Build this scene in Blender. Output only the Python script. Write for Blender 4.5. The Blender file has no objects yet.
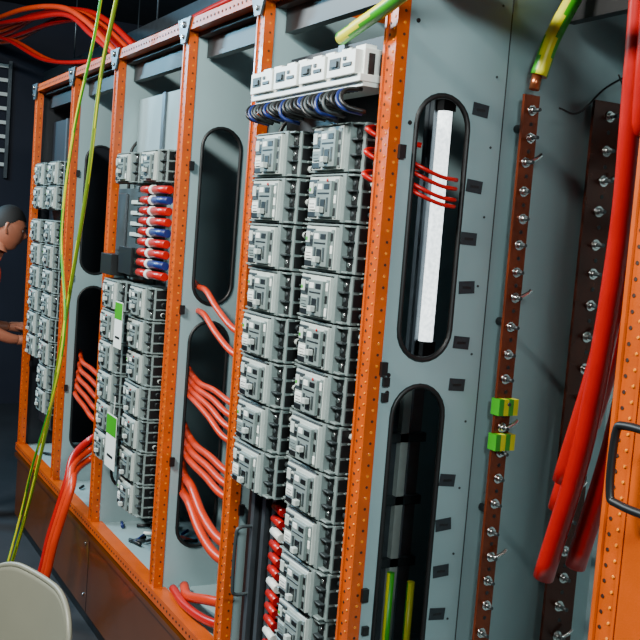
import bpy, bmesh, math, random
from mathutils import Vector, Matrix
random.seed(4)
H=1.72
# ------------------------------------------------------------------ materials
def lin(c):
    return tuple(((v/255)/12.92 if v/255<=0.04045 else (((v/255)+0.055)/1.055)**2.4) for v in c)+(1,)
def mat(name,c,rough=0.5,metal=0.0,var=0.12,scale=8,bump=0.0,bscale=60,emit=0,spec=0.5,coat=0):
    m=bpy.data.materials.new(name); m.use_nodes=True
    nt=m.node_tree; b=nt.nodes['Principled BSDF']
    b.inputs['Roughness'].default_value=rough; b.inputs['Metallic'].default_value=metal
    b.inputs['Specular IOR Level'].default_value=spec
    b.inputs['Coat Weight'].default_value=coat
    col=lin(c)
    tc=nt.nodes.new('ShaderNodeTexCoord'); n=nt.nodes.new('ShaderNodeTexNoise')
    n.inputs['Scale'].default_value=scale; n.inputs['Detail'].default_value=5
    nt.links.new(tc.outputs['Object'],n.inputs['Vector'])
    mx=nt.nodes.new('ShaderNodeMix'); mx.data_type='RGBA'
    mx.inputs[6].default_value=tuple(v*(1-var*2) for v in col[:3])+(1,)
    mx.inputs[7].default_value=tuple(min(1,v*(1+var)) for v in col[:3])+(1,)
    nt.links.new(n.outputs['Fac'],mx.inputs[0]); nt.links.new(mx.outputs[2],b.inputs['Base Color'])
    if bump>0:
        n2=nt.nodes.new('ShaderNodeTexNoise'); n2.inputs['Scale'].default_value=bscale
        nt.links.new(tc.outputs['Object'],n2.inputs['Vector'])
        bp=nt.nodes.new('ShaderNodeBump'); bp.inputs['Strength'].default_value=bump; bp.inputs['Distance'].default_value=0.01
        nt.links.new(n2.outputs['Fac'],bp.inputs['Height']); nt.links.new(bp.outputs['Normal'],b.inputs['Normal'])
    if emit>0:
        nt.links.new(mx.outputs[2],b.inputs['Emission Color']); b.inputs['Emission Strength'].default_value=emit
    return m
M={}
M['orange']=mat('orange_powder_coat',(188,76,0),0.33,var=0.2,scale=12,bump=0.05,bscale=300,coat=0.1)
M['orange_dk']=mat('orange_hole_shadow',(40,14,2),0.6)
M['orange_lt']=mat('orange_stud',(226,128,24),0.22)
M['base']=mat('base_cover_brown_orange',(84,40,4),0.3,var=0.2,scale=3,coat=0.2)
M['panel']=mat('grey_teal_sheet',(136,160,163),0.36,var=0.1,scale=3)
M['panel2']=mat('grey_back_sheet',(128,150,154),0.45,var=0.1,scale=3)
M['shadesheet']=mat('sheet_in_painted_shade',(14,20,28),0.5,var=0.1,scale=3)  # dark tone stands in for shade inside the breaker bays
M['dark']=mat('black_plastic',(6,7,9),0.45)
M['rubber']=mat('rubber_edge_trim',(5,6,7),0.5)
M['brk']=mat('breaker_grey',(116,130,128),0.36,var=0.12,scale=30)
M['brk2']=mat('breaker_light',(184,194,188),0.34,var=0.1,scale=30)
M['brkd']=mat('breaker_mid_grey',(42,50,52),0.5)
M['metal']=mat('zinc_steel',(205,206,204),0.22,1.0)
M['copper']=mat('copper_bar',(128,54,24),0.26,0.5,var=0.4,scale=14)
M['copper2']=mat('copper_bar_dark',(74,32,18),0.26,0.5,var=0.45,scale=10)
M['copperb']=mat('copper_bright',(190,110,70),0.3,0.9)
M['red']=mat('red_cable',(178,8,6),0.33,var=0.15,scale=15)
M['redor']=mat('orange_red_cable',(200,48,4),0.36,var=0.15,scale=15)
M['blue']=mat('blue_sleeve',(18,36,100),0.4)
M['white']=mat('white_plastic',(226,230,224),0.38,var=0.04)
M['green']=mat('earth_green',(46,148,16),0.4,var=0.08)
M['yellow']=mat('earth_yellow',(214,210,24),0.4,var=0.08)
M['ygreen']=mat('yellow_green_cable',(104,132,10),0.45)
M['label']=mat('dark_label',(34,42,48),0.5,var=0.3,scale=90)
M['navy']=mat('navy_wall_paint',(10,20,40),0.7,var=0.2,scale=2)
M['wall']=mat('wall_paint',(60,64,70),0.8,var=0.1,scale=2)
M['ceil']=mat('ceiling_paint',(34,36,40),0.9,var=0.1,scale=2)
M['floor']=mat('floor_concrete',(40,42,46),0.6,var=0.25,scale=3,bump=0.1,bscale=25)
M['chair']=mat('chair_plastic',(112,112,98),0.45,var=0.05)
M['skin']=mat('skin',(176,110,84),0.5,var=0.08)
M['hair']=mat('hair',(6,5,5),0.75)
M['navycloth']=mat('navy_cloth',(24,30,52),0.9,bump=0.3,bscale=80)
M['hivis']=mat('hivis_cloth',(220,62,20),0.8,bump=0.2,bscale=80)
M['boot']=mat('boot_leather',(30,22,16),0.6)
M['eye']=mat('eye_white',(200,190,184),0.3)
M['slot_glint']=mat('glowing_slot_reflection',(215,238,250),0.5,var=0.35,scale=110,emit=4.0)  # emission imitates a bright reflection on metal, no real lamp
M['galv']=mat('galvanised_steel',(104,112,118),0.38,0.8,var=0.2,scale=20)
# ------------------------------------------------------------------ mesh builder
class MB:
    def __init__(s): s.v=[];s.f=[];s.m=[];s.sm=[];s.mats=[]
    def mi(s,k):
        if k not in s.mats: s.mats.append(k)
        return s.mats.index(k)
    def box(s,x0,x1,y0,y1,z0,z1,k):
        o=len(s.v)
        s.v+=[(x0,y0,z0),(x1,y0,z0),(x1,y1,z0),(x0,y1,z0),(x0,y0,z1),(x1,y0,z1),(x1,y1,z1),(x0,y1,z1)]
        for f in [(0,3,2,1),(4,5,6,7),(0,1,5,4),(1,2,6,5),(2,3,7,6),(3,0,4,7)]:
            s.f.append(tuple(o+i for i in f)); s.m.append(s.mi(k)); s.sm.append(False)
    def cyl(s,c,ax,r,L,k,n=10,r2=None,k2=None):
        a=Vector(ax).normalized(); t=a.orthogonal().normalized(); b=a.cross(t); c=Vector(c)
        o=len(s.v); r2=r if r2 is None else r2
        for (d,rr) in ((0,r),(L,r2)):
            for i in range(n):
                an=2*math.pi*i/n
                s.v.append(tuple(c+a*d+(t*math.cos(an)+b*math.sin(an))*rr))
        for i in range(n):
            j=(i+1)%n
            s.f.append((o+i,o+j,o+n+j,o+n+i)); s.m.append(s.mi(k)); s.sm.append(True)
        s.f.append(tuple(o+n-1-i for i in range(n))); s.m.append(s.mi(k)); s.sm.append(False)
        s.f.append(tuple(o+n+i for i in range(n))); s.m.append(s.mi(k2 or k)); s.sm.append(False)
    def tube(s,pts,r,k,n=10,sub=8,closed=False,k2=None,stripe=None,caps=None,smooth=True):
        P=[Vector(p) for p in pts]
        if smooth and len(P)>2:
            Q=[];m=len(P)
            rng=range(m) if closed else range(m-1)
            for i in rng:
                if closed: p0,p1,p2,p3=P[i-1],P[i],P[(i+1)%m],P[(i+2)%m]
                else:
                    p1,p2=P[i],P[i+1]; p0=P[i-1] if i>0 else p1*2-p2; p3=P[i+2] if i+2<m else p2*2-p1
                for q in range(sub):
                    t=q/sub
                    Q.append(0.5*((2*p1)+(-p0+p2)*t+(2*p0-5*p1+4*p2-p3)*t*t+(-p0+3*p1-3*p2+p3)*t**3))
            if not closed: Q.append(P[-1])
        else: Q=P
        N=len(Q); o=len(s.v); T=[]
        for i in range(N):
            if closed: d=Q[(i+1)%N]-Q[i-1]
            else: d=Q[min(i+1,N-1)]-Q[max(i-1,0)]
            T.append(d.normalized())
        nrm=T[0].orthogonal().normalized()
        for i in range(N):
            nrm=(nrm-T[i]*nrm.dot(T[i])).normalized(); b=T[i].cross(nrm)
            rr=r if not isinstance(r,(list,tuple)) else r[0]+(r[1]-r[0])*i/(N-1)
            for j in range(n):
                an=2*math.pi*j/n
                s.v.append(tuple(Q[i]+(nrm*math.cos(an)+b*math.sin(an))*rr))
        for i in range(N if closed else N-1):
            i2=(i+1)%N
            for j in range(n):
                j2=(j+1)%n
                s.f.append((o+i*n+j,o+i*n+j2,o+i2*n+j2,o+i2*n+j))
                kk=k
                if stripe:
                    q=(j+i*0.25)%n
                    if q<n*stripe or n*0.5<=q<n*(0.5+stripe): kk=k2
                s.m.append(s.mi(kk)); s.sm.append(True)
        if not closed:
            s.f.append(tuple(o+n-1-j for j in range(n))); s.m.append(s.mi(caps or k)); s.sm.append(False)
            s.f.append(tuple(o+(N-1)*n+j for j in range(n))); s.m.append(s.mi(caps or k)); s.sm.append(False)
    def build(s,name,parent=None,bevel=0):
        me=bpy.data.meshes.new(name); me.from_pydata(s.v,[],s.f)
        for k in s.mats: me.materials.append(M[k])
        me.polygons.foreach_set('material_index',s.m); me.polygons.foreach_set('use_smooth',s.sm); me.update()
        ob=bpy.data.objects.new(name,me); bpy.context.collection.objects.link(ob)
        if parent: ob.parent=parent
        if bevel:
            b=ob.modifiers.new('Bevel','BEVEL'); b.width=bevel; b.segments=1; b.limit_method='ANGLE'; b.angle_limit=math.radians(50)
        return ob
def empty(name):
    e=bpy.data.objects.new(name,None); bpy.context.collection.objects.link(e); return e
def quick(name,boxes,k,parent=None,bevel=0):
    mb=MB()
    for b in boxes: mb.box(*b,k)
    return mb.build(name,parent,bevel)
# ------------------------------------------------------------------ room
quick('floor',[(-9.2,2.2,-3.2,3.4,-0.1,0)],'floor')
quick('ceiling',[(-9.2,2.2,-3.2,3.4,3.5,3.6)],'ceil')
quick('wall_back',[(-9.2,2.2,3.3,3.4,0,3.5)],'navy')
quick('wall_left',[(-9.2,-9.1,-3.2,3.3,0,3.5)],'navy')
quick('wall_right',[(2.1,2.2,-3.2,3.3,0,3.5)],'wall')
quick('wall_front',[(-9.1,2.1,-3.2,-3.1,0,3.5)],'wall')
# ------------------------------------------------------------------ cabinet
FY=1.15; BY=1.87; Z0=0.46; Z1=2.37
XC,XB,XA,X3,X4,X5,X6=-1.115,-1.90,-2.60,-3.19,-3.98,-4.66,-5.43
cab=empty('electrical_switchboard_cabinet')
def post(x,w=0.044,d=0.028,nm='post'):
    mb=MB()
    mb.box(x-w/2,x+w/2,FY,FY+d,Z0,Z1,'orange')
    mb.box(x-w/2-0.003,x-w/2+0.005,FY-0.005,FY+d*0.6,Z0,Z1,'orange')
    mb.box(x+w/2-0.004,x+w/2+0.002,FY-0.003,FY+d,Z0,Z1,'orange')
    z=Z0+0.03;i=0
    while z<Z1-0.02:
        mb.cyl((x-0.008,FY+0.0005,z),(0,-1,0),0.0034,0.0015,'orange_dk',8)
        mb.cyl((x+0.010,FY+0.0005,z+0.012),(0,-1,0),0.0034,0.003,'orange_lt',8,r2=0.002)
        mb.cyl((x+w/2+0.0015,FY+0.016,z),(1,0,0),0.0034,0.0012,'orange_dk' if i%2 else 'orange_lt',8)
        z+=0.025;i+=1
    for z in (0.9,1.42,1.9):
        mb.box(x+w/2,x+w/2+0.012,FY+d-0.004,FY+d+0.012,z,z+0.03,'dark')
    mb.build(nm,cab)
for i,x in enumerate((XC,XB,XA,X3,X4,X5,X6)): post(x,nm='post_%d'%i)
mb=MB()
mb.box(X6-0.03,-0.4,FY-0.008,FY+0.03,Z1-0.02,Z1+0.015,'orange')
mb.box(X6-0.03,-0.4,FY+0.03,FY+0.06,Z1-0.035,Z1-0.02,'orange_dk')
mb.box(X6-0.03,-0.4,BY-0.03,BY,Z1-0.03,Z1+0.02,'orange')
mb.box(X6-0.03,-0.4,FY-0.012,FY+0.04,Z0-0.025,Z0+0.014,'orange')
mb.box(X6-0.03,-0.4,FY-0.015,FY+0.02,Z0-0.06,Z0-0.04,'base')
for x in (XC,XB,XA,X3,X4,X5,X6):
    mb.box(x-0.02,x+0.02,FY+0.03,BY,Z1-0.03,Z1+0.015,'orange')
    mb.box(x-0.02,x+0.02,BY-0.04,BY,Z0,Z1,'orange')
x=X6
while x<-0.5:
    mb.cyl((x,FY-0.008,Z1-0.003),(0,-1,0),0.004,0.002,'orange_dk',8); mb.cyl((x,FY-0.012,Z0-0.004),(0,-1,0),0.004,0.002,'orange_dk',8); x+=0.03
mb.build('rails',cab)
mb=MB()
for x in (XB,XA,X3,X4,X5,X6):
    o=len(mb.v)
    for y in (FY-0.016,FY-0.009):
        mb.v+=[(x-0.06,y,Z1+0.02),(x+0.06,y,Z1+0.02),(x+0.018,y,Z1-0.06),(x-0.018,y,Z1-0.06)]
    for f in [(0,3,2,1),(4,5,6,7),(0,1,5,4),(1,2,6,5),(2,3,7,6),(3,0,4,7)]:
        mb.f.append(tuple(o+i for i in f)); mb.m.append(mb.mi('galv')); mb.sm.append(False)
    mb.cyl((x,FY-0.015,Z1),(0,-1,0),0.012,0.01,'metal',6)
    mb.cyl((x,FY-0.015,Z1-0.04),(0,-1,0),0.008,0.008,'metal',6)
mb.build('gusset_brackets',cab)
quick('roof',[(X6-0.03,-0.4,FY+0.25,BY,Z1+0.02,Z1+0.03)],'dark',cab)
mb=MB()
for a,b,k in ((X6-0.03,X5,'shadesheet'),(X5,X4,'panel2'),(X4,X3,'shadesheet'),(X3,XA,'panel2'),(XA,XB,'shadesheet'),(XB,-0.4,'panel2')):
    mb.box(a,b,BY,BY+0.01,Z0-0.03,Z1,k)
mb.build('back_sheet',cab)  # breaker bay backs coloured dark as painted shade behind the slots
quick('end_sheet',[(X6-0.035,X6-0.028,FY+0.04,BY,0.05,Z1)],'shadesheet',cab)  # inner face coloured dark, shade put into the sheet
quick('bay_floor',[(X6-0.02,-0.4,FY+0.03,BY,Z0-0.02,Z0+0.005)],'panel',cab)
mb=MB()
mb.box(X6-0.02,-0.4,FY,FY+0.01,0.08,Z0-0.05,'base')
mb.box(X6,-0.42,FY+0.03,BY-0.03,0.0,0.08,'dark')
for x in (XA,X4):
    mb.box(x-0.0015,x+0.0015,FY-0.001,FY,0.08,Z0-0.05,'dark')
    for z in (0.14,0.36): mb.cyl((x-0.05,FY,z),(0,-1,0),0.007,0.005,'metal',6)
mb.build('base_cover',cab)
mb=MB()
for a,b in ((X6,X5),(X5,X4),(X4,X3),(X3,XA),(XA,XB),(XB,XC)):
    mb.box(a+0.03,b-0.03,FY+0.06,FY+0.09,Z1-0.10,Z1-0.03,'dark')
    mb.box(a+0.03,b-0.03,FY+0.45,FY+0.48,Z1-0.11,Z1-0.05,'dark')
mb.build('top_crossbars',cab)
SY0,SY1=1.218,1.358
slots=[(H-0.265,H+0.33),(H-1.11,H-0.325)]
def pill(y0,y1,z0,z1,n=12):
    r=(y1-y0)/2; c=(y0+y1)/2; P=[]
    for i in range(n+1):
        a=math.pi*i/n; P.append((c+r*math.cos(a),z1-r+r*math.sin(a)))
    for i in range(n+1):
        a=math.pi+math.pi*i/n; P.append((c+r*math.cos(a),z0+r+r*math.sin(a)))
    return P
def partition(x,nm):
    cu=bpy.data.curves.new(nm,'CURVE'); cu.dimensions='2D'; cu.fill_mode='BOTH'; cu.extrude=0.0015
    loops=[[(FY+0.03,Z0),(BY,Z0),(BY,Z1-0.02),(FY+0.03,Z1-0.02)]]+[pill(SY0,SY1,a,b) for a,b in slots]
    for L in loops:
        sp=cu.splines.new('POLY'); sp.points.add(len(L)-1); sp.use_cyclic_u=True
        for i,p in enumerate(L): sp.points[i].co=(p[0],p[1],0,1)
    tmp=bpy.data.objects.new('tmp',cu); bpy.context.collection.objects.link(tmp)
    dg=bpy.context.evaluated_depsgraph_get()
    me=bpy.data.meshes.new_from_object(tmp.evaluated_get(dg)); bpy.data.objects.remove(tmp)
    for v in me.vertices:
        a,b,c=v.co; v.co=(x+c,a,b)
    me.materials.clear(); me.materials.append(M['panel']); me.update()
    ob=bpy.data.objects.new(nm,me); bpy.context.collection.objects.link(ob); ob.parent=cab
    mb=MB()
    for a,b in slots:
        P=pill(SY0,SY1,a,b)
        mb.tube([(x,p[0],p[1]) for p in P],0.0065,'rubber',n=8,closed=True,smooth=False)
    mb.build(nm+'_slot_trim',cab)
for i,x in enumerate((XB+0.020,XA+0.020,X3+0.020,X4+0.020,X5+0.020)): partition(x,'partition_%d'%i)
px=XB+0.0215
mb=MB()
mb.box(px,px+0.0015,1.452,1.4545,Z0,Z1-0.02,'brkd')
z=Z0+0.05
while z<Z1-0.05:
    mb.cyl((px,1.425,z),(1,0,0),0.003,0.0015,'brkd',8); z+=0.16
for z in (2.2,1.98,1.42,1.38,0.7): mb.cyl((px,1.20,z),(1,0,0),0.005,0.003,'dark',8)
for z in (0.82,1.36,1.395): mb.box(px,px+0.01,1.185,1.20,z,z+0.02,'dark')
mb.build('partition_seam',cab)
mb=MB()
for z in (2.03,1.857,1.737,1.625,1.496,1.397,1.17,1.063,0.95,0.845):
    a=random.uniform(-.004,.004); o=len(mb.v); t=random.uniform(-.12,.12)
    cy,cz=1.390+a,z
    for X in (px,px+0.0015):
        for dy,dz in ((-.022,-.014),(.022,-.014),(.022,.015),(-.022,.015)):
            mb.v.append((X,cy+dy*math.cos(t)-dz*math.sin(t),cz+dy*math.sin(t)+dz*math.cos(t)))
    for f in [(0,3,2,1),(4,5,6,7),(0,1,5,4),(1,2,6,5),(2,3,7,6),(3,0,4,7)]:
        mb.f.append(tuple(o+i for i in f)); mb.m.append(mb.mi('label')); mb.sm.append(False)
    mb.box(px+0.0015,px+0.0018,cy-.012,cy+.012,cz-.003,cz+.003,'dark')
mb.build('circuit_label_set')
mb=MB()
mb.box(XC+0.025,-0.42,FY-0.004,FY+0.02,Z0+0.02,Z1-0.03,'orange')
mb.build('closed_door',cab,0.003)
mb=MB()
hx0,hx1=-1.082,-0.98
mb.tube([(hx1,FY-0.005,1.475),(hx1,FY-0.05,1.475),(hx0+0.02,FY-0.05,1.475),(hx0,FY-0.05,1.46),(hx0,FY-0.05,1.372),(hx0+0.02,FY-0.05,1.357),(hx1,FY-0.05,1.357),(hx1,FY-0.005,1.357)],0.0065,'dark',n=10,sub=5)
mb.build('door_grab_handle')
# ------------------------------------------------------------------ breakers
def breaker(mb,x0,z0,W=0.24,h=0.11,yf=1.13):
    R=random.random
    yf+=random.uniform(-.004,.004)
    def bx(a,b,c,d,e,f,k): mb.box(x0+a*W,x0+b*W,yf+c,yf+d,z0+e*h,z0+f*h,k)
    bx(0.0,1.0,0.03,0.09,0.0,1.0,'brk')            # case
    bx(0.10,0.84,0.010,0.035,0.0,1.0,'brk')        # cover
    bx(0.17,0.78,0.0,0.02,0.05,0.93,'brk2')        # raised cover
    bx(0.17,0.78,0.003,0.02,0.945,0.965,'dark')
    bx(0.40,0.70,-0.010,0.004,0.10,0.84,'brk')     # toggle housing
    bx(0.43,0.67,-0.0112,-0.009,0.56,0.60,'dark')
    bx(0.50,0.60,-0.0115,0.0,0.16,0.46,'dark')
    q=0.30 if R()<0.5 else 0.18
    bx(0.515,0.585,-0.024,-0.008,q,q+0.12,'brk2')
    bx(0.44,0.48,-0.0115,0,0.2,0.5,'brkd'); bx(0.62,0.66,-0.0115,0,0.2,0.5,'brkd')
    bx(0.43,0.52,-0.0115,0,0.66,0.78,'white'); bx(0.56,0.67,-0.0115,0,0.66,0.78,'dark')
    # trip unit
    bx(0.19,0.37,-0.003,0.004,0.50,0.88,'brkd')
    bx(0.20,0.28,-0.005,0.004,0.58,0.82,'brk2'); bx(0.30,0.36,-0.005,0.004,0.54,0.66,'dark')
    bx(0.19,0.37,-0.003,0.004,0.08,0.20,'dark')
    bx(0.20,0.36,-0.004,0.004,0.24,0.44,'white' if R()<.5 else 'brk')
    for s_ in (0.28,0.35): bx(0.22,0.33,-0.0046,0,s_,s_+0.025,'dark')
    for s_ in (0.31,0.345): mb.cyl((x0+s_*W,yf-0.002,z0+0.76*h),(0,-1,0),0.004,0.003,'brk2',8)
    if R()<.5: bx(0.21,0.245,-0.006,0,0.62,0.70,'green')
    # front slots on the load side
    bx(0.72,0.77,-0.003,0.004,0.08,0.88,'brk')
    for s_ in (0.12,0.38,0.64): bx(0.725,0.765,-0.0045,0.004,s_,s_+0.17,'dark' if R()<.75 else 'white')
    if R()<0.22: mb.cyl((x0+0.63*W,yf-0.010,z0+0.85*h),(0,-1,0),0.004,0.003,'red',8)
    for c in (0.06,0.9):
        for q in range(3):
            zc=0.03+(q+0.5)*0.313
            bx(c-.045,c+.045,0.026,0.034,zc-0.125,zc+0.125,'dark')
            mb.cyl((x0+c*W,yf+0.031,z0+zc*h),(0,-1,0),0.0065,0.007,'metal' if R()<.45 else 'brkd',8)
        for q in range(4):
            zc=0.03+q*0.313
            bx(c-.06,c+.06,0.014,0.032,max(0,zc-0.02),min(1,zc+0.02),'brk' if q in (0,3) else 'brkd')
    # +X end: lug openings
    for q in range(3):
        zc=0.03+(q+0.5)*0.313
        mb.box(x0+W-0.001,x0+W+0.001,yf+0.034,yf+0.086,z0+(zc-.13)*h,z0+(zc+.13)*h,'dark')
        if R()<.6: mb.cyl((x0+W,yf+0.060,z0+zc*h),(1,0,0),0.0085,0.008+R()*.006,'brkd' if R()<.7 else 'brk2',8,k2='dark')
    for q in range(4):
        zc=0.03+q*0.313
        mb.box(x0+W-0.001,x0+W+0.008,yf+0.05,yf+0.088,z0+max(0,zc-.018)*h,z0+min(1,zc+.018)*h,'brk')
    bx(0.0,0.9,0.02,0.03,-0.03,0.0,'dark')
def bank(name,x0,ztop,n,W=0.24,pitch=0.118,yf=1.13):
    mb=MB()
    for i in range(n):
        breaker(mb,x0+random.uniform(-.003,.003),ztop-(i+1)*pitch+0.003,W,pitch-0.004,yf)
    mb.box(x0+0.02,x0+W-0.02,yf+0.088,yf+0.10,ztop-n*pitch,ztop,'galv')
    return mb.build(name,None,0.001)
bank('circuit_breaker_bank',-2.235,1.985,12)
bank('circuit_breaker_bank',-2.505,1.975,8,W=0.25,yf=1.10)
bank('circuit_breaker_bank',-3.58,1.975,1); bank('circuit_breaker_bank',-3.88,1.975,1)
bank('circuit_breaker_bank',-3.58,1.49,7,yf=1.12); bank('circuit_breaker_bank',-3.87,1.49,6,yf=1.10)
bank('circuit_breaker_bank',-5.04,1.975,2); bank('circuit_breaker_bank',-5.34,1.975,2)
bank('circuit_breaker_bank',-5.04,1.69,8); bank('circuit_breaker_bank',-5.34,1.69,6)
quick('mounting_plates',[(-2.57,-1.97,1.235,1.24,0.48,2.2),(-5.39,-4.75,1.235,1.24,0.62,2.2)],'shadesheet',cab)  # plates coloured dark to paint deep shade between breaker columns
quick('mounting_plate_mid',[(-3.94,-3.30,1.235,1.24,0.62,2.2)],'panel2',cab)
quick('mounting_rails',[(-2.28,-2.25,1.225,1.235,0.48,2.2),(-3.63,-3.60,1.225,1.235,0.62,2.2),(-5.09,-5.06,1.225,1.235,0.62,2.2)],'galv',cab)
def feeder(name,x0,x1,z0,z1,y0=1.095,n=4):
    mb=MB(); W=x1-x0
    mb.box(x0,x1,y0+0.02,y0+0.11,z0,z1,'white')
    mb.box(x0-0.005,x1+0.004,y0+0.01,y0+0.10,z0+0.010,z0+0.026,'white')
    for i in range(n):
        a=x0+W*(i+0.05)/n; b=x0+W*(i+0.95)/n; w=b-a
        mb.box(a,b,y0,y0+0.03,z0+0.026,z1-0.004,'white')
        mb.box(a+w*0.10,a+w*0.50,y0-0.002,y0+0.002,z0+0.042,z1-0.016,'brkd')
        mb.box(a+w*0.20,a+w*0.42,y0-0.006,y0+0.002,z0+0.046,z1-0.024,'dark')
        mb.box(a+w*0.60,a+w*0.9,y0-0.003,y0+0.002,z0+0.044,z0+0.052,'dark')
        mb.box(a+w*0.60,a+w*0.7,y0-0.003,y0+0.002,z0+0.058,z0+0.066,'brkd')
        for q in (0.0,0.5): mb.box(a+w*(q+.08),a+w*(q+.42),y0+0.03,y0+0.06,z1-0.001,z1+0.012,'white')
        for q in (0.0,0.5): mb.box(a+w*(q+.14),a+w*(q+.36),y0+0.035,y0+0.055,z1+0.0115,z1+0.013,'brkd')
        mb.box(a+w*.3,a+w*.7,y0+0.07,y0+0.09,z1-0.001,z1+0.006,'brk')
    for q in (0.03,0.06,0.088): mb.box(x1-0.001,x1+0.003,y0+q,y0+q+0.016,z0+0.02,z1-0.01,'dark')
    return mb.build(name,None,0.0015)
feeder('busbar_terminal_unit',-2.525,-1.95,2.055,2.138)
mb=MB()
for i in range(28):
    x=-2.49+i*0.019; k=('dark','blue','dark','brkd','dark')[i%5]
    d=random.uniform(0.02,0.05); zb=1.998+random.uniform(0,.02)
    mb.tube([(x,1.13,2.052),(x,1.088,2.045),(x+d*.3,1.072,(2.04+zb)/2),(x+d*.7,1.08,zb),(x+d,1.12,zb-0.008)],0.0048,k,n=8,sub=5)
mb.build('link_wire_bundle')
mb=MB()
for i,z in enumerate((1.965,1.915,1.865)):
    mb.tube([(-1.982,1.19,z+0.006),(-1.965,1.155,z+0.004),(-1.945,1.135,z-0.004),(-1.928,1.165,z-0.02),(-1.885,1.24,z-0.03)],0.0062,'red',n=8,sub=5)
for i,z in enumerate((1.875,1.855,1.83,1.815)):
    mb.tube([(-1.91,1.21,z+0.035),(-1.874,1.235,z+0.012),(-1.868,1.29,z-0.005),(-1.874,1.335,z-0.008),(-1.92,1.35,z-0.004)],0.0048,'red',n=8,sub=5)
mb.build('red_control_wire_bundle')
mb=MB()
mb.box(-2.52,-2.30,1.18,1.234,0.49,1.02,'dark')
for x in (-2.47,-2.40,-2.34): mb.box(x,x+0.02,1.165,1.18,0.49,1.02,'galv')
z=0.52
i=0
while z<1.02:
    mb.cyl((-2.33,1.17,z),(1,-0.15,0),0.012,0.07,'red' if i%4 else 'white',10); z+=0.034;i+=1
mb.build('busbar_chamber',cab)
mb=MB()
mb.tube([(-2.46,1.18,0.90),(-2.46,1.13,0.90),(-2.46,1.12,0.87),(-2.46,1.12,0.74),(-2.46,1.13,0.71),(-2.46,1.18,0.71)],0.005,'brkd',n=8,sub=5)
mb.build('chamber_pull_handle',cab)
mb=MB()
for i in range(9):
    z=1.832-i*0.037
    mb.cyl((-3.49,1.13,z),(1,0,0),0.014,0.10,'red',10); mb.cyl((-3.39,1.13,z),(1,0,0),0.0165,0.022,'white',10)
    mb.cyl((-3.368,1.13,z),(1,0.1,0),0.014,0.125,'red' if i%3!=1 else 'blue',10)
    mb.box(-3.52,-3.485,1.12,1.145,z-0.01,z+0.01,'metal')
mb.build('sleeved_connection_row')
mb=MB()
mb.box(-3.90,-3.53,1.16,1.234,1.505,1.84,'brkd'); mb.box(-3.86,-3.76,1.15,1.16,1.60,1.82,'galv')
mb.box(-3.72,-3.56,1.12,1.16,1.52,1.62,'dark'); mb.box(-3.885,-3.74,1.10,1.16,1.505,1.585,'dark')
for z in (1.66,1.70,1.74,1.78): mb.box(-3.70,-3.56,1.152,1.16,z,z+0.015,'brk2')
mb.build('metering_cover',cab,0.002)
mb=MB()
def tag(x,y,z,w,h,k1,k2):
    mb.box(x,x+w,y,y+0.002,z,z+h,k1); mb.box(x,x+w,y-0.001,y,z+h*0.62,z+h*0.98,k2); mb.box(x+w*.2,x+w*.8,y-0.001,y,z+h*.2,z+h*.25,'dark')
tag(-3.60,1.085,1.25,0.09,0.17,'white','green'); tag(-3.62,1.085,0.80,0.12,0.20,'white','green')
mb.tube([(-3.56,1.09,1.0),(-3.55,1.09,1.04),(-3.55,1.09,1.07)],0.0015,'white',n=6)
mb.build('inspection_tag_set')
# ------------------------------------------------------------------ slot interior items
mb=MB()
mb.tube([(-2.29,1.575,1.45),(-2.29,1.575,2.08)],0.020,'slot_glint',n=14,smooth=False); mb.box(-2.335,-2.318,1.54,1.615,1.40,2.12,'galv')  # glowing strip added in place of a reflection behind the upper slot
for y in (1.545,1.605): mb.box(-2.318,-2.30,y,y+0.004,1.40,2.12,'galv')
mb.box(-2.315,-2.27,1.555,1.595,1.41,1.45,'dark'); mb.box(-2.315,-2.27,1.555,1.595,2.08,2.11,'dark')
mb.build('slot_reflection_strip')
mb=MB()
for y in (1.42,1.50,1.58): mb.box(-2.36,-2.33,y,y+0.035,0.5,1.40,'galv')
for z in (0.8,0.98,1.16): mb.box(-2.33,-2.31,1.42,1.62,z,z+0.025,'brkd')
mb.box(-2.335,-2.31,1.535,1.560,0.5,1.38,'brk2')
mb.build('support_ladder',cab)
mb=MB()
mb.tube([(-2.1,1.40,0.5),(-2.1,1.40,0.87)],0.010,'green',k2='yellow',stripe=0.25,n=12)
mb.tube([(-2.05,1.43,0.5),(-2.05,1.43,0.86)],0.010,'yellow',k2='green',stripe=0.15,n=12)
mb.build('earth_cable_pair')
# ------------------------------------------------------------------ copper earth bars
def copper(y0,y1,z0,z1,pitch,r,k='copper'):
    mb=MB(); x=-1.84
    mb.box(x,x+0.008,y0,y1,z0,z1,k)
    z=z0+0.1
    while z<z1:
        mb.cyl((px,(y0+y1)/2,z),(1,0,0),0.010,x-px,'dark',10); z+=0.45
    z=z1-0.035; i=0; yc=(y0+y1)/2
    while z>z0+0.02:
        yy=yc+random.uniform(-.004,.004)
        mb.cyl((x+0.008,yy,z),(1,0,0),r*1.5,0.003,'metal',12)
        mb.cyl((x+0.011,yy,z),(1,random.uniform(-.1,.1),random.uniform(-.1,.1)),r,0.009,'metal',6)
        mb.cyl((x+0.019,yy,z),(1,0,0),r*0.55,0.010+random.random()*0.010,'brkd',8)
        mb.cyl((x+0.008,yc+r*0.4,z-pitch/2),(1,0,0),r*0.6,0.001,'dark',8)
        if i%5==2: mb.tube([(x+0.022,yy,z),(x+0.028,yy+0.02,z+0.012),(x+0.028,yy+0.03,z+0.02)],0.005,'metal',n=8)
        z-=pitch*random.uniform(0.9,1.1); i+=1
    return mb
mb=copper(1.474,1.518,0.55,2.075,0.062,0.008)
for z in (1.335,1.252):
    for q in range(4): mb.box(-1.842,-1.812,1.468+q*0.014,1.482+q*0.014,z,z+0.038,'yellow' if q%2 else 'green')
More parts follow.
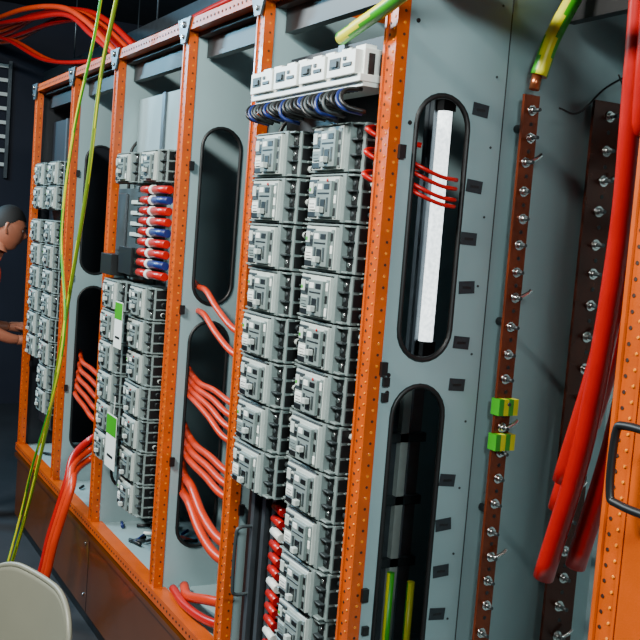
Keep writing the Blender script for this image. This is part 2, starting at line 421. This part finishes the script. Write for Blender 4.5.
mb.build('copper_earth_bar')
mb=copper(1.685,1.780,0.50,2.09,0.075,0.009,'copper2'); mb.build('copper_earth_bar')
mb=MB(); mb.box(-1.80,-1.65,1.45,1.56,Z0+0.006,0.66,'dark'); mb.box(-1.79,-1.66,1.46,1.55,0.66,0.675,'brkd'); mb.build('junction_box',None,0.004)
# ------------------------------------------------------------------ cables
mb=MB()
mb.tube([(-0.7,1.0,2.55),(-1.0,1.02,2.42),(-1.4,1.06,2.29),(-1.8,1.095,2.215),(-1.95,1.105,2.19),(-2.06,1.112,2.172)],0.0158,'green',k2='yellow',stripe=0.22,n=16,caps='copperb')
mb.build('earth_cable')
mb=MB()
mb.tube([(-1.74,1.75,2.75),(-1.77,1.60,2.42),(-1.79,1.555,2.30),(-1.80,1.51,2.20),(-1.81,1.49,2.115)],0.0195,'green',k2='yellow',stripe=0.25,n=16,caps='copperb')
mb.cyl((-1.812,1.487,2.118),(0,-0.15,-1),0.012,0.035,'copperb',12)
mb.build('earth_cable')
mb=MB()
mb.tube([(-1.80,1.55,2.05),(-1.79,1.60,2.045),(-1.77,1.66,2.11),(-1.74,1.74,2.16),(-1.70,1.80,2.19)],0.0025,'dark',n=6)
mb.tube([(-1.78,1.70,2.145),(-1.78,1.73,2.11),(-1.79,1.78,2.10)],0.002,'dark',n=6)
mb.build('pilot_wire')
mb=MB()
base=[(-1.37,1.33,2.6),(-1.42,1.40,2.01),(-1.47,1.45,1.74),(-1.53,1.47,1.35),(-1.61,1.468,1.02)]
for dx,dy,dz in ((0,0,0),(0.03,0.06,0.03),(-0.03,0.05,0.14),(0.03,0.0,0.22),(-0.02,0.11,0.33)):
    mb.tube([(p[0]+dx,p[1]+dy,p[2]+dz*(1 if p[2]<2 else 0)) for p in base],0.0225,'red',n=16,caps='dark')
mb.build('red_power_cable_bundle')
mb=MB()
mb.tube([(-3.40,1.03,2.95),(-3.63,1.03,2.51),(-3.82,1.04,2.25),(-3.92,1.04,1.85),(-4.10,1.04,1.40),(-4.28,1.05,1.05),(-4.42,1.05,0.75),(-4.64,1.03,0.31),(-4.70,0.98,0.02)],0.008,'ygreen',k2='yellow',stripe=0.1,n=10)
mb.build('hanging_earth_cable')
mb=MB()
mb.tube([(-3.60,1.00,2.95),(-3.76,1.00,2.45),(-4.02,1.00,2.05),(-4.13,1.00,1.65),(-3.99,1.00,1.30),(-4.10,1.00,1.0),(-4.42,1.00,0.6),(-4.60,1.00,0.33),(-4.66,0.95,0.02)],0.006,'green',k2='yellow',stripe=0.25,n=10)
mb.build('hanging_earth_cable')
def run(mb,xs,xe,z1,z2,r,sag=0.0,yo=0.0):
    mb.tube([(xs-0.22,1.30,z1+0.02),(xs-0.03,1.245+yo,z1+0.012),(xs+0.10,1.222+yo,z1+0.008),((xs+xe)/2,1.20+yo,(z1+z2)/2-sag),(xe-0.09,1.19+yo,z2-0.004),(xe+0.02,1.235,z2-0.012),(xe+0.14,1.30,z2-0.02)],r,'redor',n=12)
mb=MB()
for z1,z2 in ((1.50,1.42),(1.42,1.35)): run(mb,-3.166,-2.63,z1,z2,0.010,yo=.004)
for i,(z1,z2) in enumerate(((1.19,1.20),(1.17,1.165),(1.15,1.13),(1.13,1.095))): run(mb,-3.166,-2.63,z1,z2,0.0095,-0.012,0.008-0.005*i)
for i,(z1,z2) in enumerate(((0.98,0.99),(0.95,0.955),(0.92,0.92))): run(mb,-3.166,-2.63,z1,z2,0.0115,-0.01,0.008-0.005*i)
for i,(z1,z2) in enumerate(((0.84,0.78),(0.79,0.73))): run(mb,-3.166,-2.63,z1,z2,0.015,0.01,-0.006*i)
mb.tube([(-3.12,1.24,0.49),(-3.0,1.21,0.50),(-2.8,1.20,0.56),(-2.6,1.25,0.60)],0.016,'redor',n=12)
mb.tube([(-3.12,1.20,0.485),(-2.95,1.18,0.49),(-2.75,1.19,0.51),(-2.6,1.25,0.54)],0.014,'red',n=12)
mb.build('power_cable_bundle')
mb=MB()
for i in range(5): run(mb,-4.636,-4.02,1.04-i*0.04,1.05-i*0.045,0.0105,-0.01,0.01-0.005*i)
mb.build('power_cable_bundle')
mb=MB()
for i in range(3):
    d=i*0.045
    mb.tube([(-4.05,1.28,0.86-d),(-4.2,1.2,0.77-d),(-4.16+d*.5,1.11,0.70-d*.6),(-4.10+d,1.07,0.60),(-4.12+d,1.02,0.38),(-4.17+d,0.99,0.17),(-4.3+d,0.92,0.03),(-4.6+d*2,0.8,0.02),(-5.0,0.75+d*2,0.02)],0.015,'redor' if i else 'red',n=12)
mb.build('floor_cable_run')
mb=MB()
for j in range(4):
    mb.tube([(-5.15+math.cos(a)*(0.17+j*.02),0.50+math.sin(a)*(0.16+j*.02),0.03+j*0.028) for a in [i*math.pi/5 for i in range(10)]],0.017,'red',n=8,closed=True)
mb.build('cable_coil')
mb=MB()
for i in range(7):
    a=random.uniform(-.10,.10); b=i*0.035
    mb.tube([(-9.0,1.25+b,3.22-b*.5),(-8.0,1.3+b,3.12-b*.5),(-6.9,1.35+b,3.02+a*.6),(-6.1,1.4+b,2.92+a*.4),(-5.5,1.4+b,2.74+a*.7),(-5.0,1.42+b,2.54+a*.4),(-4.8,1.5+b,2.42),(-4.75,1.5+b,2.2)],0.016,'red' if i%3 else 'redor',n=10)
for i in range(2):
    b=i*0.06
    mb.tube([(-9.0,1.3+b,3.0),(-7.8,1.35+b,2.98),(-6.8,1.5+b,2.72),(-5.5,1.6+b,2.62),(-4.0,1.6+b,2.66+b*.3),(-2.8,1.6+b,2.62),(-2.4,1.6,2.3)],0.013,'redor' if i%2 else 'red',n=10)
mb.build('overhead_cable_bundle')
mb=MB()
for y in (1.95,2.45): mb.box(-9.0,-0.5,y,y+0.02,2.86,2.94,'galv')
x=-8.9
while x<-0.6: mb.box(x,x+0.03,1.97,2.45,2.87,2.885,'galv'); x+=0.3
for x in (-8,-6,-4,-2):
    for y in (1.96,2.46): mb.cyl((x,y,2.9),(0,0,1),0.006,0.6,'galv',8)
mb.build('overhead_cable_tray')
mb=MB()
for y in (1.36,1.66): mb.box(-9.08,-9.04,y,y+0.03,2.0,3.0,'galv')
z=2.1
while z<2.98: mb.box(-9.08,-9.05,1.36,1.69,z,z+0.03,'white'); z+=0.12
mb.build('wall_cable_ladder')
mb=MB()
for i in range(48):
    x=random.choice([random.uniform(-3.9,-3.3),random.uniform(-3.9,-3.3),random.uniform(-4.55,-4.1),random.uniform(-5.3,-4.8)]); y=random.uniform(1.22,1.5); a=random.uniform(0,3)
    l=random.uniform(.03,.09)
    mb.tube([(x,y,0.475),(x+math.cos(a)*l,y+math.sin(a)*l,0.478)],0.007,random.choice(['white','brkd','blue','redor','white','dark']),n=6,smooth=False)
mb.build('wire_offcuts')
# ------------------------------------------------------------------ chair
ch=empty('plastic_chair')
def grid_obj(nm,fn,nu,nv,th):
    me=bpy.data.meshes.new(nm); v=[];f=[]
    for j in range(nv+1):
        for i in range(nu+1): v.append(fn(i/nu*2-1,j/nv))
    for j in range(nv):
        for i in range(nu):
            a=j*(nu+1)+i; f.append((a,a+1,a+nu+2,a+nu+1))
    me.from_pydata(v,[],f); me.materials.append(M['chair'])
    for p in me.polygons: p.use_smooth=True
    ob=bpy.data.objects.new(nm,me); bpy.context.collection.objects.link(ob); ob.parent=ch
    s=ob.modifiers.new('S','SOLIDIFY'); s.thickness=th; s.offset=0
    return ob
def back(u,t):
    w=0.225; r=0.15; x=u*w; top=0.838
    e=abs(x)-(w-r)
    if e>0: top-=0.10*(1-math.sqrt(max(0,1-(e/r)**2)))
    z=0.46+t*(top-0.46)
    return (x,0.02+0.05*(z-0.46)/0.4-0.035*u*u,z)
grid_obj('backrest',back,60,24,0.012)
grid_obj('seat',lambda u,t:(u*(0.225-0.01*t),0.03-t*0.44,0.45-0.015*(1-u*u)-(0.02 if t>.95 else 0)),16,16,0.016)
mb=MB()
for sx in (-1,1):
    mb.tube([(sx*0.20,0.02,0.45),(sx*0.23,0.07,0.0)],[0.022,0.015],'chair',n=10,smooth=False)
    mb.tube([(sx*0.20,-0.38,0.44),(sx*0.23,-0.42,0.0)],[0.022,0.015],'chair',n=10,smooth=False)
rim=[]
for i in range(-30,31): rim.append(back(i/30,1.0))
rim=[back(-1,q) for q in (0,0.4,0.8)]+rim+[back(1,q) for q in (0.8,0.4,0)]
mb.tube(rim,0.0075,'chair',n=8,smooth=False)
mb.build('legs_and_rim',ch)
ch.location=(-2.375,0.51,0); ch.rotation_euler=(0,0,math.radians(15.6))
# ------------------------------------------------------------------ man
man=empty('electrician_man')
def skinned(nm,V,E,R,colorfn):
    me=bpy.data.meshes.new(nm); me.from_pydata(V,E,[]); ob=bpy.data.objects.new(nm+'_t',me); bpy.context.collection.objects.link(ob)
    ob.modifiers.new('Skin','SKIN')
    for i,r in enumerate(R):
        ob.data.skin_vertices[0].data[i].radius=(r[0],r[1]) if isinstance(r,tuple) else (r,r)
        ob.data.skin_vertices[0].data[i].use_root=(i==0)
    s=ob.modifiers.new('Sub','SUBSURF'); s.levels=2; s.render_levels=2
    dg=bpy.context.evaluated_depsgraph_get(); dg.update()
    m2=bpy.data.meshes.new_from_object(ob.evaluated_get(dg)); bpy.data.objects.remove(ob)
    keys=['navycloth','hivis','skin','boot']
    m2.materials.clear()
    for k in keys: m2.materials.append(M[k])
    for p in m2.polygons: p.use_smooth=True; p.material_index=keys.index(colorfn(p.center))
    o2=bpy.data.objects.new(nm,m2); bpy.context.collection.objects.link(o2); o2.parent=man
V=[(0,-.16,.93),(0,-.13,1.12),(0,-.08,1.32),(0,-.03,1.45),(0,.0,1.53),(0,.02,1.58),
 (.17,-.07,1.40),(.21,-.13,1.13),(.17,.06,1.05),(.15,.12,1.04),
 (-.17,-.07,1.40),(-.21,-.12,1.13),(-.17,.07,1.08),(-.15,.13,1.08),
 (.10,-.16,.86),(.11,-.12,.48),(.12,-.17,.09),(.13,-.03,.04),
 (-.10,-.16,.86),(-.11,-.10,.48),(-.12,-.15,.09),(-.13,-.01,.04)]
E=[(0,1),(1,2),(2,3),(3,4),(4,5),(2,6),(6,7),(7,8),(8,9),(2,10),(10,11),(11,12),(12,13),(0,14),(14,15),(15,16),(16,17),(0,18),(18,19),(19,20),(20,21)]
R=[(.15,.11),(.145,.10),(.165,.11),.07,.055,.055,.07,.045,.032,.026,.07,.045,.032,.026,.09,.062,.045,.04,.09,.062,.045,.04]
def cf(c):
    if c.z<0.11: return 'boot'
    if c.z<0.93: return 'navycloth'
    if abs(c.x)>0.12 and c.y>-0.06 and c.z<1.2: return 'skin'
    if c.z>1.47: return 'skin'
    return 'hivis' if abs(c.x)<0.19 else 'navycloth'
skinned('body',V,E,R,cf)
hc=Vector((0,0.055,1.645))
def headmesh(scale,filt,k,nm):
    bm=bmesh.new(); bmesh.ops.create_icosphere(bm,subdivisions=5,radius=1)
    for v in bm.verts:
        n=v.co.copy(); x,y,z=n.x*0.076,n.y*0.096,n.z*0.122
        if z<0:
            t=-z/0.122; x*=1-0.32*t*t; y=y*(1-0.15*t)+0.018*t
        if n.y>0.2:
            y+=0.026*math.exp(-((x/0.011)**2+((z+0.018)/0.02)**2))
            y+=0.008*math.exp(-((x/0.04)**2+((z-0.028)/0.012)**2))
            y-=0.008*math.exp(-(((abs(x)-0.032)/0.014)**2+((z-0.006)/0.012)**2))
            y+=0.009*math.exp(-((x/0.024)**2+((z+0.058)/0.010)**2))
            y-=0.005*math.exp(-((x/0.03)**2+((z+0.0585)/0.003)**2))
            y+=0.009*math.exp(-((x/0.02)**2+((z+0.1)/0.016)**2))
        v.co=Vector((x,y,z))*scale
    if filt:
        dl=[v for v in bm.verts if not filt(v.co)]
        bmesh.ops.delete(bm,geom=dl,context='VERTS')
    me=bpy.data.meshes.new(nm); bm.to_mesh(me); bm.free(); me.materials.append(M[k])
    for p in me.polygons: p.use_smooth=True
    ob=bpy.data.objects.new(nm,me); bpy.context.collection.objects.link(ob); ob.parent=man
    ob.location=hc; ob.rotation_euler=(math.radians(-14),0,0); return ob
headmesh(1.0,None,'skin','head')
headmesh(1.07,lambda c:(c.z>0.054 and c.y>0.03) or (c.y<=0.03 and c.z>0.025+0.9*(c.y-0.0)) ,'hair','hair')
hr=Matrix.Rotation(math.radians(-14),3,'X')
mb=MB()
def hp(p): return tuple(hr@Vector(p)+hc)
for sx in (-1,1):
    mb.tube([hp((sx*.074,-.012,.022)),hp((sx*.086,-.022,.018)),hp((sx*.087,-.022,-.008)),hp((sx*.076,-.008,-.03))],0.008,'skin',n=8)
    mb.cyl(hp((sx*.031,.074,.006)),tuple(hr@Vector((0,1,0))),0.010,0.006,'eye',12)
    mb.cyl(hp((sx*.031,.080,.006)),tuple(hr@Vector((0,1,0))),0.005,0.001,'dark',10)
    mb.tube([hp((sx*.016,.098,.026)),hp((sx*.032,.093,.031)),hp((sx*.048,.08,.026))],0.0035,'hair',n=6)
for sx,w in ((1,Vector((.15,.12,1.04))),(-1,Vector((-.15,.13,1.08)))):
    mb.tube([w+Vector((0,-.01,0)),w+Vector((0,.03,-.002)),w+Vector((-sx*.002,.08,-.005))],[0.027,0.032],'skin',n=10)
    for q,(dx,L) in enumerate(((-.028,.060),(-.010,.072),(.009,.068),(.027,.052))):
        b=w+Vector((dx,.075,-.003))
        mb.tube([b,b+Vector((dx*.1,L*.45,-.004)),b+Vector((dx*.1,L*.8,-.02)),b+Vector((dx*.1,L*.95,-.038))],[0.0095,0.007],'skin',n=8,sub=5)
    b=w+Vector((-sx*.026,.025,0)); mb.tube([b,b+Vector((-sx*.022,.025,-.006)),b+Vector((-sx*.026,.055,-.014))],[0.012,0.008],'skin',n=8,sub=5)
mb.build('face_and_hands',man)
man.location=(-5.72,1.03,-0.02)
# ------------------------------------------------------------------ lights
def area(loc,target,sx,sy,e,c=(1,1,1)):
    l=bpy.data.lights.new('ceiling_or_fill_light','AREA'); l.shape='RECTANGLE'; l.size=sx; l.size_y=sy; l.energy=e; l.color=c  # shared by the ceiling lights and the added fill
    o=bpy.data.objects.new('ceiling_or_fill_light',l); bpy.context.collection.objects.link(o); o.location=loc
    o.rotation_euler=(Vector(target)-Vector(loc)).to_track_quat('-Z','Y').to_euler()
area((-1.9,-0.9,3.3),(-2.5,1.3,1.3),0.9,0.15,200,(1,0.99,0.93))
area((-5.0,-0.8,3.3),(-4.4,1.3,1.0),0.9,0.15,150,(0.82,0.95,1))
area((0.9,0.3,2.6),(-1.9,1.6,1.5),0.9,0.2,92,(0.86,1,1))
area((-6.6,-0.6,2.9),(-5.4,1.2,1.5),0.5,0.2,85,(0.3,0.72,1))  # added cyan fill for the flare glow at far left, no fixture there
w=bpy.data.worlds.new('World'); bpy.context.scene.world=w; w.use_nodes=True
w.node_tree.nodes['Background'].inputs[0].default_value=(0.5,0.6,0.7,1); w.node_tree.nodes['Background'].inputs[1].default_value=0.2
# ------------------------------------------------------------------ camera
a=math.radians(28.4); th=math.radians(4.85); k=0.078; n=math.sqrt(1+k*k)
Fh=Vector((-math.cos(a),math.sin(a),0)); Rr=Vector((math.sin(a),math.cos(a),0))
F=Fh*math.cos(th)+Vector((0,0,-math.sin(th))); U=Rr.cross(F)
cr=(Rr+U*k)/n; cu_=(U-Rr*k)/n
cam=bpy.data.cameras.new('camera'); co=bpy.data.objects.new('camera',cam); bpy.context.collection.objects.link(co)
mw=Matrix((( cr.x,cu_.x,-F.x,0),(cr.y,cu_.y,-F.y,0),(cr.z,cu_.z,-F.z,H),(0,0,0,1))); co.matrix_world=mw
cam.lens=56.25; cam.sensor_width=36; cam.clip_start=0.05
bpy.context.scene.camera=co
